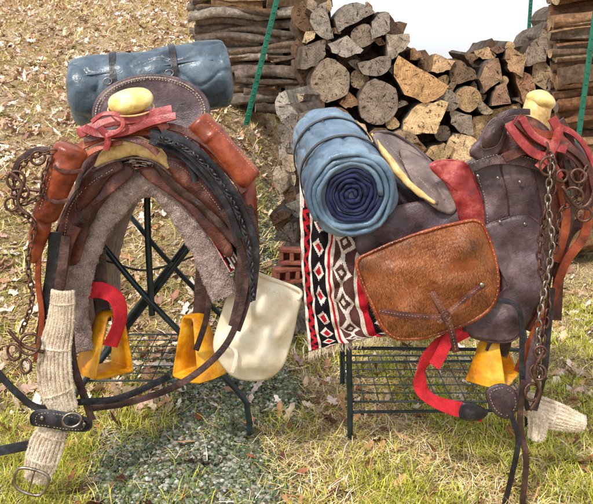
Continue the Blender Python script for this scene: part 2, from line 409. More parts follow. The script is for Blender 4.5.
def stones(name,xr,yr,n,maskf,smin,smax,pal):
    x=rng.uniform(*xr,n*3); y=rng.uniform(yr[0],yr[1],n*3)
    keep=rng.random(n*3)<maskf(x,y); x=x[keep][:n]; y=y[keep][:n]; n=len(x)
    s=rng.uniform(0,1,n)**2.5*(smax-smin)+smin; z=terr(x,y)+s*0.25
    sc_=np.stack([s*rng.uniform(.7,1.3,n),s*rng.uniform(.7,1.3,n),s*rng.uniform(.4,.8,n)],1)
    jit=1+rng.normal(0,.16,(n,12,3))
    P=T[None]*jit*sc_[:,None]
    a=rng.uniform(0,6.28,n); ca,sa=np.cos(a)[:,None],np.sin(a)[:,None]
    Px=P[:,:,0]*ca-P[:,:,1]*sa; Py=P[:,:,0]*sa+P[:,:,1]*ca
    VV=np.stack([Px+x[:,None],Py+y[:,None],P[:,:,2]+z[:,None]],2).reshape(-1,3)
    FF=(np.arange(n)[:,None,None]*12+TF[None]).reshape(-1,3)
    pal=np.array([s2l(p) for p in pal]); C=pal[rng.integers(0,len(pal),n)]*rng.uniform(.6,1.2,(n,1))
    big(name,VV,FF,np.repeat(C,12,axis=0),M['stone'])
stones('gravel',(-1.05,0.2),(2.0,5.4),34000,gravel_mask,0.003,0.0105,[(132,140,118),(156,160,142),(104,118,92),(172,168,152),(124,110,92),(112,132,90),(196,196,184),(98,100,86)])
def blades(name,xr,yr,n,maskf,hl,flat,wd,pal,clump=0,pw=1.6):
    x=rng.uniform(*xr,n*3); t=rng.random(n*3); y=yr[0]+(yr[1]-yr[0])*t**pw
    keep=rng.random(n*3)<maskf(x,y); x=x[keep][:n]; y=y[keep][:n]; n=len(x)
    if clump:
        k=max(1,n//clump); ci=rng.integers(0,k,n); x=x[ci]+rng.normal(0,.024,n); y=y[ci]+rng.normal(0,.024,n)
    z=terr(x,y)
    a=rng.uniform(0,6.28,n); el=np.clip(rng.normal(flat,0.3,n),0.03,1.5)
    ln=hl*rng.uniform(.4,1.3,n); dx=np.cos(a)*np.cos(el); dy=np.sin(a)*np.cos(el); dz=np.sin(el)
    D=np.stack([dx,dy,dz],1)*ln[:,None]; S=np.stack([-np.sin(a),np.cos(a),0*a],1)*wd/2*rng.uniform(.6,1.4,(n,1))
    P=np.stack([x,y,z+rng.uniform(0.0,0.012,n)],1); mid=P+D*.55; droop=ln*rng.uniform(0.0,.35,n)*np.sin(el+.2)
    tip=P+D; tip[:,2]-=droop; tip[:,:2]+=rng.normal(0,.15,(n,2))*ln[:,None]
    VV=np.stack([P-S,P+S,mid+S*.8,mid-S*.8,tip],1).reshape(-1,3)
    base=np.arange(n)[:,None]*5
    FF=np.concatenate([base+np.array([[0,1,2]]),base+np.array([[0,2,3]]),base+np.array([[3,2,4]])])
    pal=np.array([s2l(p) for p in pal]); C=pal[rng.integers(0,len(pal),n)]*rng.uniform(.7,1.25,(n,1))
    big(name,VV,FF,np.repeat(C,5,axis=0),M['grass'])
def ng(x,y): return 1-0.95*gravel_mask(x,y)
def patch(x,y,s=0): return np.clip(0.5+0.9*np.sin(x*4.1+s)*np.sin(y*3.3+s*2)+0.5*np.sin(x*11+y*7+s),0,1)
STRAW=[(246,226,176),(228,202,136),(252,240,206),(196,164,106),(240,210,132),(206,164,112),(246,224,160),(218,184,156)]
GRN=[(172,172,48),(142,154,44),(200,196,72),(118,134,38),(218,212,90),(180,172,60)]
blades('straw_thatch',(-2.1,2.2),(2.0,6.2),85000,ng,0.06,0.15,0.0028,STRAW)
blades('straw_thatch',(-5.5,0.3),(3.2,12),45000,lambda x,y:.3+.7*patch(x,y,3),0.11,0.35,0.006,STRAW+[(180,178,76),(206,198,96),(164,164,64)],pw=1.2)
def gmask(x,y):
    l=np.where(x<-0.3,np.clip((3.6-y)/1.2,0,1)*0.9+0.1,0.75)
    return ng(x,y)*patch(x,y,1.0)*l
blades('grass',(-1.6,2.0),(2.0,5.0),60000,gmask,0.055,0.7,0.0026,GRN,clump=12)
blades('grass',(-1.6,2.0),(2.0,4.0),22000,lambda x,y:ng(x,y),0.05,0.5,0.0024,GRN+STRAW[:3],clump=5)
blades('moss',(-0.9,0.15),(2.0,4.5),9000,lambda x,y:gravel_mask(x,y)*np.clip(patch(x,y,4),0,1),0.018,0.8,0.002,[(116,136,66),(140,158,84),(104,120,62),(160,156,84)],clump=10)
LT=np.array([(0,0,0),(-.5,0,.05),(-.32,.16,0),(-.1,.13,.05),(.0,.26,.1),(.12,.13,.04),(.3,.2,.06),(.5,.0,.12),(.3,-.2,.05),(.12,-.12,.03),(0,-.26,.08),(-.12,-.13,.04),(-.32,-.15,0)])
LF=np.array([(0,k,k+1 if k<12 else 1) for k in range(1,13)])
def leaves(name,xr,yr,n,maskf,sz,pal,pw=1.3):
    x=rng.uniform(*xr,n*3); y=yr[0]+(yr[1]-yr[0])*rng.random(n*3)**pw
    keep=rng.random(n*3)<maskf(x,y); x=x[keep][:n]; y=y[keep][:n]; n=len(x)
    s=sz*rng.uniform(.4,1.3,n); a=rng.uniform(0,6.28,n); tx=rng.normal(0,.45,n); ty=rng.normal(0,.45,n)
    P=LT[None]*s[:,None,None]; P[:,:,1]*=rng.uniform(.6,1.4,n)[:,None]; P[:,:,2]*=rng.uniform(-1,3,n)[:,None]
    P[:,:,2]+=P[:,:,0]*tx[:,None]+P[:,:,1]*ty[:,None]
    ca,sa=np.cos(a)[:,None],np.sin(a)[:,None]
    VV=np.stack([P[:,:,0]*ca-P[:,:,1]*sa+x[:,None],P[:,:,0]*sa+P[:,:,1]*ca+y[:,None],P[:,:,2]+(terr(x,y)+.014)[:,None]],2).reshape(-1,3)
    FF=(np.arange(n)[:,None,None]*13+LF[None]).reshape(-1,3)
    pal=np.array([s2l(p) for p in pal]); C=pal[rng.integers(0,len(pal),n)]*rng.uniform(.65,1.2,(n,1))
    big(name,VV,FF,np.repeat(C,13,axis=0),M['leaf'])
LP=[(230,206,190),(200,164,138),(246,228,214),(176,128,100),(224,184,150),(150,112,94),(248,238,226),(212,176,160),(232,206,176)]
leaves('fallen_leaves',(-5.5,3.0),(2.8,11),19000,lambda x,y:np.where(x<0.1,1,0.35)*(1-.85*gravel_mask(x,y))*(.35+.65*patch(x,y,.5)),0.07,LP)
leaves('fallen_leaves',(-1.2,1.4),(2.05,3.2),380,lambda x,y:1-.75*gravel_mask(x,y),0.055,[(140,84,56),(166,108,72),(110,66,50),(200,152,108)])
leaves('fallen_leaves',(-.70,-.60),(2.17,2.24),3,lambda x,y:1+0*x,0.10,[(110,58,42),(134,76,52)])
# ---------------------------------------------------------------- firewood
def log_poly(kind,r):
    pts=[]; px,py=0,0
    if kind=='round':
        n=18; ph=random.uniform(0,9)
        for k in range(n):
            a=2*math.pi*k/n; q=r*(1+.1*noise.noise(Vector((math.cos(a)*1.2+ph,math.sin(a)*1.2,ph)))*2)
            pts.append((q*math.cos(a),q*math.sin(a)))
    else:
        ang={'half':math.pi,'third':2.0,'quarter':1.5}[kind]; R=r*{'half':1.25,'third':1.5,'quarter':1.7}[kind]
        n=9; cy=R*{'half':.42,'third':.6,'quarter':.66}[kind]
        for k in range(n+1):
            a=math.pi/2-ang/2+ang*k/n; q=R*(1+.07*random.uniform(-1,1)); pts.append((q*math.cos(a),q*math.sin(a)-cy))
        m=3
        st=pts[-1]; ap=(random.uniform(-.08,.08)*R,-cy)
        for k in range(1,m): t=k/m; pts.append((st[0]*(1-t)+ap[0]*t+random.uniform(-.05,.05)*R,st[1]*(1-t)+ap[1]*t+random.uniform(-.05,.05)*R))
        pts.append(ap)
        en=pts[0]
        for k in range(1,m): t=k/m; pts.append((ap[0]*(1-t)+en[0]*t+random.uniform(-.05,.05)*R,ap[1]*(1-t)+en[1]*t+random.uniform(-.05,.05)*R))
        px,py=0,-cy
    return pts,(px,py)
BARK=[(124,112,104),(142,130,122),(106,92,84),(154,142,132),(118,100,84)]
ENDS=[(184,166,146),(166,152,138),(198,166,130),(206,174,134),(158,142,128),(142,118,98),(214,188,154),(176,142,108)]
class Pile:
    def __init__(s): s.v=[];s.f=[];s.mi=[];s.uv=[];s.c=[]
    def log(s,c,r,kind,rot,axis,ln,ec=None,bc=None,NS=4,bend=0,rough=.05):
        pts,pi=log_poly(kind,r); cr0,sr=math.cos(rot),math.sin(rot)
        ax=Vector(axis).normalized(); sx=ax.cross(Vector((0,0,1))).normalized(); sz=sx.cross(ax)
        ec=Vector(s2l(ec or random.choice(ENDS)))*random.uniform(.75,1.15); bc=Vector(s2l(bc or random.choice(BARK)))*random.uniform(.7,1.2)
        n=len(pts); o=len(s.v); bs=random.uniform(0,20)
        def P(x,y,t,k=1):
            q=c+sx*(x*cr0-y*sr)*k+sz*(x*sr+y*cr0)*k+ax*t
            if bend: q=q+sz*bend*noise.noise(Vector((t*2.2,bs,0)))*2+sx*bend*noise.noise(Vector((bs,t*2.2,0)))*2
            return q
        sl=random.uniform(-.16,.16); sl2=random.uniform(-.16,.16)
        tp=random.uniform(-.25,.15) if bend else 0
        for q in range(NS+1):
            t=ln*q/NS
            for (x,y) in pts:
                j=1+(0 if q==0 else rough*2*noise.noise(Vector((x*30+o,y*30,q*.8))))+tp*q/NS
                s.v.append(P(x*j,y*j,t+(x*sl+y*sl2 if q in(0,NS) else 0)))
        for q in range(NS):
            for k in range(n):
                flat = kind!='round' and k>=9
                s.f.append((o+q*n+k,o+q*n+(k+1)%n,o+(q+1)*n+(k+1)%n,o+(q+1)*n+k)); s.mi.append(0)
                cc=ec*0.8 if flat else bc
                s.uv+= [(0,0)]*4; s.c+=[cc]*4
        for side,q in((0,0),(1,NS)):
            ci=len(s.v); t=ln*q/NS; s.v.append(P(0,0,t))
            for k in range(n):
                a,b=o+q*n+k,o+q*n+(k+1)%n
                p0=pts[k];p1=pts[(k+1)%n]
                tri=(ci,b,a) if side==0 else (ci,a,b)
                s.f.append(tri); s.mi.append(1)
                u0=(p0[0]-pi[0],p0[1]-pi[1]);u1=(p1[0]-pi[0],p1[1]-pi[1]); uc=(-pi[0],-pi[1])
                s.uv+= [uc,u1,u0] if side==0 else [uc,u0,u1]
                s.c+=[ec]*3
    def build(s,name):
        me=bpy.data.meshes.new(name); me.from_pydata([tuple(v) for v in s.v],[],s.f)
        me.materials.append(M['bark']); me.materials.append(M['end'])
        me.polygons.foreach_set('material_index',s.mi)
        me.polygons.foreach_set('use_smooth',[True]*len(me.polygons))
        uv=me.uv_layers.new(name='UVMap'); uv.data.foreach_set('uv',[x for p in s.uv for x in p])
        ca=me.color_attributes.new('Col','FLOAT_COLOR','CORNER'); ca.data.foreach_set('color',[x for p in s.c for x in (p[0],p[1],p[2],1)])
        me.update(); me.set_sharp_from_angle(angle=math.radians(35)); return link(bpy.data.objects.new(name,me))
def top_r(u): return np.interp(u,[296,306,325,345,372,385,398,410,440,455,470,500,520,545,553,560,600,700],[5,-5,0,5,2,12,28,48,52,56,50,44,40,38,8,-5,-10,0])
def fill(pile,u0,u1,vb,topf,D,keys,rmax,rmin,tries,ov,kinds,ln=0.42,jit=.05,ecs=None):
    pl=[]
    sc1=D/F
    for (u,v,rp,kd,rot,ec) in keys:
        c=at(u,v,D+random.uniform(-.08,-.02)); pl.append((c.x,c.z,rp*sc1))
        pile.log(c,rp*sc1,kd,rot,(random.uniform(-.08,.08),1,random.uniform(-.04,.04)),ln,ec)
    for t in range(tries):
        r=rmin+(rmax-rmin)*(1-t/tries)**1.3
        u=random.uniform(u0,u1); rp=r/sc1; tv=topf(u)
        if tv+rp*.8>vb: continue
        v=random.uniform(tv+rp*.8,vb)
        c=at(u,v,D)
        if all((c.x-x)**2+(c.z-z)**2>(ov*(r+q))**2 for x,z,q in pl):
            pl.append((c.x,c.z,r))
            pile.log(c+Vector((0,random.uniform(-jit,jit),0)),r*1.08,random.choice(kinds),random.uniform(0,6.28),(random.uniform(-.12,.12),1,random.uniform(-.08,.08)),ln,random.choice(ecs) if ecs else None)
pile=Pile()
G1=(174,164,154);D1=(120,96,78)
keys=[(331,80,21,'round',0,(196,178,158)),(379,103,22,'round',0,(172,156,142)),(423,118,22,'third',.6,(232,198,152)),(418,82,24,'half',2.6,(196,156,112)),(463,150,17,'round',0,(216,186,148)),
(468,100,13,'round',0,(190,160,124)),(490,75,15,'third',1.2,(160,132,110)),(352,15,17,'half',.5,G1),(322,22,15,'half',1.8,G1),(380,25,13,'third',1,G1),(345,48,14,'third',3,G1),(398,45,14,'quarter',4,(170,158,144)),(376,66,14,'half',3.4,(150,138,126)),
(515,62,13,'third',2,(190,156,122)),(525,85,13,'half',5,(160,122,96)),(500,95,12,'quarter',1,(150,120,100)),(440,152,13,'quarter',0.2,(200,170,130)),(400,140,14,'half',.3,(180,156,128))]
fill(pile,308,548,258,top_r,5.0,keys,.10,.028,6000,.84,['half','third','quarter','third','round'])
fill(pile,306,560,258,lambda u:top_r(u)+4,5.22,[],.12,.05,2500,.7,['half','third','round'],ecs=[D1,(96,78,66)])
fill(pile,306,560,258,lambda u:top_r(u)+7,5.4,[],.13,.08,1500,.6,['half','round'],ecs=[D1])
pile.build('firewood_pile')
def crossstack(name,u0,u1,v0,v1,D,step,r,tilt,bcs,ragged=8,layers=2,left=None,bend=.03,kinds=('round','round','half','third'),split=False):
    p=Pile()
    for ly in range(layers):
        v=v0+ly*3
        while v<v1:
            rr=r*random.uniform(.6,1.35)
            uu0=(left(v) if left else u0)+random.uniform(-ragged,ragged)
            a=at(uu0,v+random.uniform(-2,2),D+ly*.12+random.uniform(-.05,.05)); e_=u1
            if split: e_=uu0+(u1-uu0)*random.choice([.45,.6,1,1])
            b=at(e_,v+(tilt+random.uniform(-6,6))*(e_-uu0)/(u1-uu0),D+ly*.12+random.uniform(-.05,.05))
            p.log(a,rr,random.choice(kinds),random.uniform(0,6.28),b-a,(b-a).length*random.uniform(.95,1.02),None,random.choice(bcs),NS=12,bend=bend,rough=.14)
            if e_<u1:
                a2=at(e_+random.uniform(1,4),v+tilt*.5+random.uniform(-3,3),D+ly*.12); b2=at(u1,v+tilt+random.uniform(-5,5),D+ly*.12)
                p.log(a2,rr*random.uniform(.8,1.2),random.choice(kinds),random.uniform(0,6.28),b2-a2,(b2-a2).length,None,random.choice(bcs),NS=8,bend=bend,rough=.14)
            v+=step*random.uniform(.6,1.15)*rr/r
    p.build(name)
crossstack('firewood_pile',553,690,-8,255,4.85,9,.040,-14,[(188,140,104),(160,116,86),(206,166,130),(130,98,76),(176,150,128)],ragged=5,layers=3,kinds=('half','third','quarter','round'),bend=.015)
crossstack('firewood_pile',200,330,-14,110,5.7,6.4,.033,-3,[(190,182,172),(152,140,132),(206,196,184),(128,114,104),(170,152,134)],ragged=12,layers=4,left=lambda v:200+max(0,v-30)*.6,split=True)
p3=Pile()
for layer in range(3):
    for k in range(34):
        v=100+k*7.8; u=292+random.uniform(-10,8)-3*math.sin(k*1.3)+layer*3
        D=3.75+layer*.16+random.uniform(-.05,.05)-(v-105)*.0012
        p3.log(at(u,v,D),random.uniform(.035,.072),random.choice(['round','half','third','quarter']),random.uniform(0,6.28),(random.uniform(.1,.5),1,random.uniform(-.1,.1)),.34,random.choice([(188,180,170),(170,160,150),(196,178,156),(140,130,122),(142,114,94)]))
p3.build('firewood_pile')
def brick(c,rz):
    Lx,Ly,Lz=.17,.06,.075
    g=Geo()
    def bx(x0,x1,y0,y1,z0,z1):
        v=[Vector((x,y,z)) for x in(x0,x1) for y in(y0,y1) for z in(z0,z1)]
        g.add(v,[(0,1,3,2),(4,6,7,5),(0,4,5,1),(2,3,7,6),(0,2,6,4),(1,5,7,3)])
    bx(0,Lx,0,Ly,0,.018); bx(0,Lx,0,Ly,Lz-.018,Lz)
    for k in range(4):
        x=k*(Lx-.02)/3; bx(x,x+.02,0,Ly,.018,Lz-.018)
    bx(.001,Lx-.001,Ly*.8,Ly-.001,.0181,Lz-.0181)
    mt=Matrix.Translation(c)@Matrix.Rotation(rz,4,'Z')@Matrix.Rotation(random.uniform(-.08,.08),4,'Y')
    g.v=[mt@v for v in g.v]
    o=g.build('brick',M['clay'],None,False); bv=o.modifiers.new('b','BEVEL'); bv.width=.004; bv.segments=2
brick(at(276,286,3.42),.35); brick(at(279,265,3.46),-.1)
def tpost(p0,p1):
    e=empty('metal_fence_post'); V,Fc=sweepg([p0,(p0+p1)/2,p1],.017,.003,nrm=(0.3,-1,0),box=True,n=3); mk('face_plate',V,Fc,M['green'],e,False)
    V,Fc=sweepg([p0+Vector((0,.018,0)),(p0+p1)/2+Vector((0,.018,0)),p1+Vector((0,.018,0))],.003,.016,nrm=(0.3,-1,0),box=True,n=3); mk('stem',V,Fc,M['green'],e,False)
    g=Geo()
    for k in range(22):
        c=p0+(p1-p0)*((k+.5)/22)+Vector((0,-.006,0)); V,Fc=sweepg([c-Vector((.007,0,0)),c,c+Vector((.007,0,0))],.004,seg=6,n=1); g.add(V,Fc)
    g.build('studs',M['green'],e)
tpost(at(246,125,4.6),at(283,-25,4.6)); tpost(at(562,262,4.55),at(596,10,4.55)); tpost(at(527,60,6.2),at(532,-15,6.2))
# ================================================================ LEFT SADDLE
def wire_shelf(parent,x0,x1,y0,y1,z,nx_,ny_):
    g=Geo()
    for k in range(nx_+1):
        x=x0+(x1-x0)*k/nx_; V,Fc=sweepg([Vector((x,y0,z)),Vector((x,(y0+y1)/2,z)),Vector((x,y1,z))],.0022,seg=6,n=1); g.add(V,Fc)
    for k in range(ny_+1):
        y=y0+(y1-y0)*k/ny_; V,Fc=sweepg([Vector((x0,y,z+.004)),Vector(((x0+x1)/2,y,z+.004)),Vector((x1,y,z+.004))],.0022 if 0<k<ny_ else .004,seg=6,n=1); g.add(V,Fc)
    g.build('wire_shelf',M['wire'],parent)
e=empty('saddle_rack'); RR=.0105
for dd,nm in((2.60,'front'),(3.05,'back')):
    sh=Vector((0,dd-2.60,0))
    q=[at(62,447,2.60),at(66,420,2.60),at(80,388,2.60),at(150,298,2.60),at(190,246,2.60),at(215,214,2.60)]
    tube(nm+'_leg_a',[x+sh for x in q],RR,M['rack'],e,n=5)
    q=[at(250,431,2.60),at(248,408,2.60),at(236,386,2.60),at(152,300,2.59),at(108,248,2.60),at(88,222,2.60)]
    tube(nm+'_leg_b',[x+sh+Vector((0,-.022,0)) for x in q],RR,M['rack'],e,n=5)
tube('post',L([(147,190),(148,240),(151,296),(152,315)],2.57),RR*1.1,M['rack'],e,n=4)
tube('ridge',[at(147,192,2.5),at(147,192,2.6)+Vector((0,.2,0)),at(147,192,2.6)+Vector((0,.5,0))],RR,M['rack'],e,n=3)
for u,v in((80,388),(236,386)):
    p=at(u,v,2.6); tube('side_rail',[p,p+Vector((0,.22,0)),p+Vector((0,.45,0))],RR*.8,M['rack'],e,n=3)
wire_shelf(e,at(82,0,2.6).x,at(236,0,2.6).x,2.61,3.05,at(0,383,2.6).z,9,7)
tube('brace',L([(70,250),(110,262),(150,270),(210,250)],2.7),.004,M['wire'],e)
S=empty('saddle')
arch=[(76,350),(72,312),(79,272),(93,235),(110,208),(130,190),(149,181),(166,190),(184,212),(200,240),(213,268),(223,296)]
A0=L(arch,2.36)
px=2.36/F
V,Fc=sweepg(A0,[x*px for x in (17,16,15,14,14,14,14,14,14,14,14,13)],.026,nrm=(0,-1,0),seg=36,n=12,amp=.008,nsc=40)
for i_,q in enumerate(V): V[i_]=q+Vector((noise.noise(q*110),noise.noise(q*110+Vector((9,9,9))),noise.noise(q*110+Vector((3,1,9)))))*.004
mk('fleece_lining',V,Fc,M['fleece'],S)
fuzz('fleece_nap',V,Fc,26000,.005,.0011,(0,0,-.3),1.4,(164,138,128),(216,194,184),S,lift=.6,nrm=(0,-1,0))
rows=[]
for k,(dy,nar,dz) in enumerate([(0.0,1,0),(.2,.97,-.0),(.42,1.0,-.01),(.6,1.02,-.03)]):
    c=at(149,0,2.36).x
    rows.append([Vector((c+(a.x-c)*nar,a.y+dy+.01,a.z+dz+.004)) for a in A0])
loft('fleece_underside',rows,M['fleece'],S,.02,3,4,wr=.008,wsc=14)
rows=[L([(58,262),(66,222),(84,190),(108,168),(133,160),(160,168),(188,192),(214,225),(236,262)],2.37),
L([(52,270),(62,215),(84,172),(108,150),(135,142),(163,150),(195,175),(224,212),(244,255)],2.46),
L([(58,262),(70,205),(92,170),(115,156),(144,154),(172,160),(202,176),(232,210),(250,248)],2.6),
L([(66,245),(80,190),(100,155),(125,130),(153,122),(180,130),(205,150),(235,190),(252,235)],2.8)]
loft('skirt_and_seat',rows,M['saddlebrown'],S,.008,6,6,wr=.008,wsc=18)
V,Fc=sweepg(L([(84,192),(94,168),(112,148),(133,138),(158,146),(178,164),(194,188)],2.36),[.03,.045,.05,.052,.05,.045,.03],.05,nrm=(0,-1,0),seg=20,n=6,amp=.006,nsc=18)
mk('fork',V,Fc,M['saddlebrown'],S)
V,Fc=sweepg(L([(96,166),(106,157),(120,149),(134,146),(148,149),(160,157),(169,168)],2.29),[.007,.021,.029,.032,.029,.021,.009],.015,nrm=(0,-1,0),seg=20,n=8,amp=.005,nsc=40)
mk('gullet_binding',V,Fc,M['cream'],S)
tube('gullet_welt',L([(92,172),(107,164),(121,160),(134,158),(148,160),(161,166),(172,176)],2.270),.0045,M['dark'],S)
for nm,o,mm,dd in (('jockey_left',[(58,256),(62,216),(82,184),(108,168),(128,164),(134,174),(114,190),(98,210),(86,238),(76,264)],'saddlebrown',2.315),
  ('jockey_left_upper',[(76,210),(82,180),(98,163),(116,158),(122,168),(108,177),(96,196)],'saddlebrown',2.295),
  ('jockey_right',[(140,168),(164,170),(190,188),(214,214),(232,248),(226,256),(206,230),(184,206),(162,188),(146,178)],'saddlebrown',2.315),
  ('jockey_right_mid',[(154,164),(180,172),(206,196),(226,222),(240,250),(222,232),(198,208),(172,188)],'dark',2.300),
  ('jockey_right_upper',[(156,160),(178,160),(204,180),(224,204),(238,232),(216,214),(192,194),(170,176)],'saddlebrown',2.290)):
    panel(nm,L(o,dd),M[mm],S,bulge=.012,thick=.005,rim=M['dark'],rimr=.0024,wr=.010,wsc=18)
for o in ([(64,240),(70,208),(90,184),(112,170)],[(164,162),(182,168),(204,188),(226,218)]): stitches('skirt_stitching',L(o,2.274),S)
V,Fc=lathe(at(134,146,2.33),at(132,106,2.30),[(0,.046),(.3,.034),(.6,.026),(1,.028)],24); mk('horn_neck',V,Fc,M['saddlebrown'],S)
ball('horn_cap',at(131,101,2.28),(.071,.066,.036),M['horn'],S,rot=(.35,-.1,0),amp=.004)
tube('horn_cap_seam',[at(131,107,2.28)+Vector((math.cos(a)*.070,math.sin(a)*.064,math.sin(a)*.02-.004)) for a in [k*2*math.pi/16 for k in range(16)]],.0028,M['cream'],S,closed=True,n=2)
for k,(o,w,mm,dd) in enumerate([([(78,134),(96,126),(118,120),(140,117),(172,110)],.034,'red',2.25),([(84,128),(100,134),(124,132),(150,122),(176,116)],.026,'red',2.235),
  ([(66,158),(82,146),(106,136),(132,130),(160,134),(188,148),(214,166)],.030,'brown',2.27),([(92,122),(104,114),(120,116),(122,128),(106,136)],.014,'red',2.22),
  ([(118,124),(140,126),(158,122),(166,130)],.03,'brown',2.25),([(150,128),(170,140),(188,162),(196,182)],.02,'black',2.26),([(72,170),(88,154),(104,146),(122,142)],.02,'brown',2.25),
  ([(84,140),(104,136),(126,138),(146,144),(158,154)],.02,'saddlebrown',2.245),([(100,128),(108,138),(106,150)],.02,'red',2.23),
  ([(150,140),(178,152),(204,176),(228,206),(238,236)],.026,'black',2.25),([(146,126),(176,128),(204,142),(226,164),(244,192)],.024,'saddlebrown',2.26)]):
    strap('horn_strap',L(o,dd),w,M[mm],S,t=.003,nrm=(0,-1,.5))
ce=at(151,112,2.8); O=[ce+Vector((math.cos(a)*.218,.035*math.sin(a),math.sin(a)*.138*(1 if math.sin(a)>0 else 1.05))) for a in [2*math.pi*k/18 for k in range(18)]]
panel('cantle',O,M['slate'],S,bulge=-.02,thick=.022,nrm=(0,-1,.25),rim=M['slate'],rimr=.0085)
stitches('cantle_stitching',[ce+(o-ce)*.90+Vector((0,-.012,0)) for o in O],S,gap=.012,ln=.007,r=.0015,closed=True)
stitches('cantle_stitching',[ce+(o-ce)*.95+Vector((0,-.014,0)) for o in O],S,gap=.010,ln=.008,r=.0022,closed=True)
def holster(p0,p1,r0,r1,par,m='brown'):
    pr=[(0,r0*.2),(0.0,r0*.8),(.02,r0*.98),(.06,r0*1.04),(.1,r0*1.02),(.24,r0*1.0),(.25,r0*1.05),(.29,r0*1.05),(.3,r0*.98)]+[(.3+.6*k/14,r0*(1-k/14)+r1*k/14) for k in range(1,15)]+[(.94,r1),(.99,r1*.85),(1,r1*.5)]
    V,Fc=lathe(p0,p1,pr,36,wr=.0025,wsc=(12,1.4,1.4),rid=.001); mk('pommel_holster',V,Fc,M[m],par)
holster(at(72,146,2.24),at(44,219,2.24),.049,.040,S); holster(at(196,121,2.3),at(252,182,2.28),.044,.042,S)
V,Fc=lathe(at(43,216,2.26),at(33,262,2.27),[(0,.030),(.3,.032),(.8,.022),(1,.012)],20); mk('holster_toe',V,Fc,M['brown'],S)
V,Fc=lathe(at(246,180,2.3),at(254,270,2.32),[(0,.030),(.3,.028),(.8,.024),(1,.012)],20); mk('holster_toe',V,Fc,M['brown'],S)
for o,dd in (([(54,166),(66,172),(84,170)],2.19),([(44,196),(56,202),(68,200)],2.20)): strap('holster_strap',L(o,dd),.012,M['saddlebrown'],S,t=.002)
stitches('holster_stitching',L([(60,152),(50,178),(38,214)],2.195),S); stitches('holster_stitching',L([(208,122),(232,144),(256,172)],2.245),S)
for o,w,mm,dd in [([(150,134),(178,146),(206,172),(226,204),(240,238)],.02,'black',2.22),([(162,132),(192,146),(222,176),(244,214),(256,250),(252,300)],.022,'black',2.23),
  ([(240,190),(252,222),(254,262),(246,300),(236,330)],.03,'dark',2.28),([(222,210),(236,236),(246,270),(240,312),(222,350),(180,384),(130,402),(92,408)],.02,'dark',2.27),
  ([(56,232),(54,262),(48,300),(42,345)],.045,'black',2.28),([(66,236),(62,270),(58,300)],.03,'dark',2.26),([(40,240),(38,280),(42,320),(36,362)],.018,'brown',2.27),
  ([(-6,368),(16,392),(40,408),(80,402),(120,398),(170,376)],.020,'black',2.24),([(-6,452),(14,448),(34,444)],.028,'black',2.2),([(210,290),(206,320),(196,350)],.02,'dark',2.4),
  ([(70,330),(74,366),(84,396),(92,420)],.024,'dark',2.26),([(228,214),(240,248),(240,290),(232,326)],.024,'dark',2.31),([(76,226),(66,250),(60,286)],.034,'saddlebrown',2.275)]:
    strap('leather_strap',L(o,dd),w,M[mm],S,t=.003)
for ph in (0,2.1,4.2):
    P=cr(L([(160,138),(190,152),(218,180),(238,214),(250,256),(252,300)],2.21),14); q=[]
    for k,p in enumerate(P): q.append(p+Vector((math.cos(k*.9+ph),math.sin(k*1.8+ph)*.5,math.sin(k*.9+ph)))*.0055)
    tube('braid',q,.004,M['black'],S,n=2,seg=6)
def stirrup(c,par,yaw,w=.055,h=.15,wd=.115,m='yellow',roll=0):
    pts=[(-.4,1),(-.6,.7),(-.85,.3),(-1,.02),(-.9,-.04),(0,-.05),(.9,-.04),(1,.02),(.85,.3),(.6,.7),(.4,1),(0,1.04)]
    wds=[.5,.65,.85,1,1,1,1,1,.85,.65,.5,.5]
    R=Matrix.Rotation(yaw,3,'Z')@Matrix.Rotation(roll,3,'Y')
    P=[c+R@Vector((x*w*1.2,0,z*h)) for x,z in pts]
    n_=R@Vector((0,1,0)); V=[];Fc=[];Q=cr(P,5,True); Wd=[q.x for q in cr([Vector((x,0,0)) for x in wds],5,True)]
    cc=c+R@Vector((0,0,h*.45))
    for i,q in enumerate(Q):
        out=(q-cc).normalized(); hw=n_*(wd/2*Wd[i])
        for a,b in((-1,0),(-.95,.005),(0,.008),(.95,.005),(1,0),(.95,-.005),(0,-.007),(-.95,-.005)): V.append(q+hw*a+out*(b+.003*noise.noise(q*40)))
    m_=len(Q)
    for i in range(m_):
        for k in range(8): Fc.append((i*8+k,i*8+(k+1)%8,((i+1)%m_)*8+(k+1)%8,((i+1)%m_)*8+k))
    mk('stirrup',V,Fc,M[m],par)
stirrup(at(104,368,2.42),S,.9,h=.17,w=.062,roll=.15); stirrup(at(199,372,2.48),S,-.8,h=.18,w=.06,roll=-.15)
strap('stirrup_strap',L([(98,250),(100,290),(104,322)],2.44),.05,M['dark'],S); strap('stirrup_strap',L([(204,250),(202,290),(199,326)],2.5),.05,M['dark'],S)
strap('red_webbing',L([(88,290),(104,291),(117,300),(120,320),(110,346)],2.38),.050,M['redweb'],S,t=.0018,nrm=(.8,-1,.5),n=10)
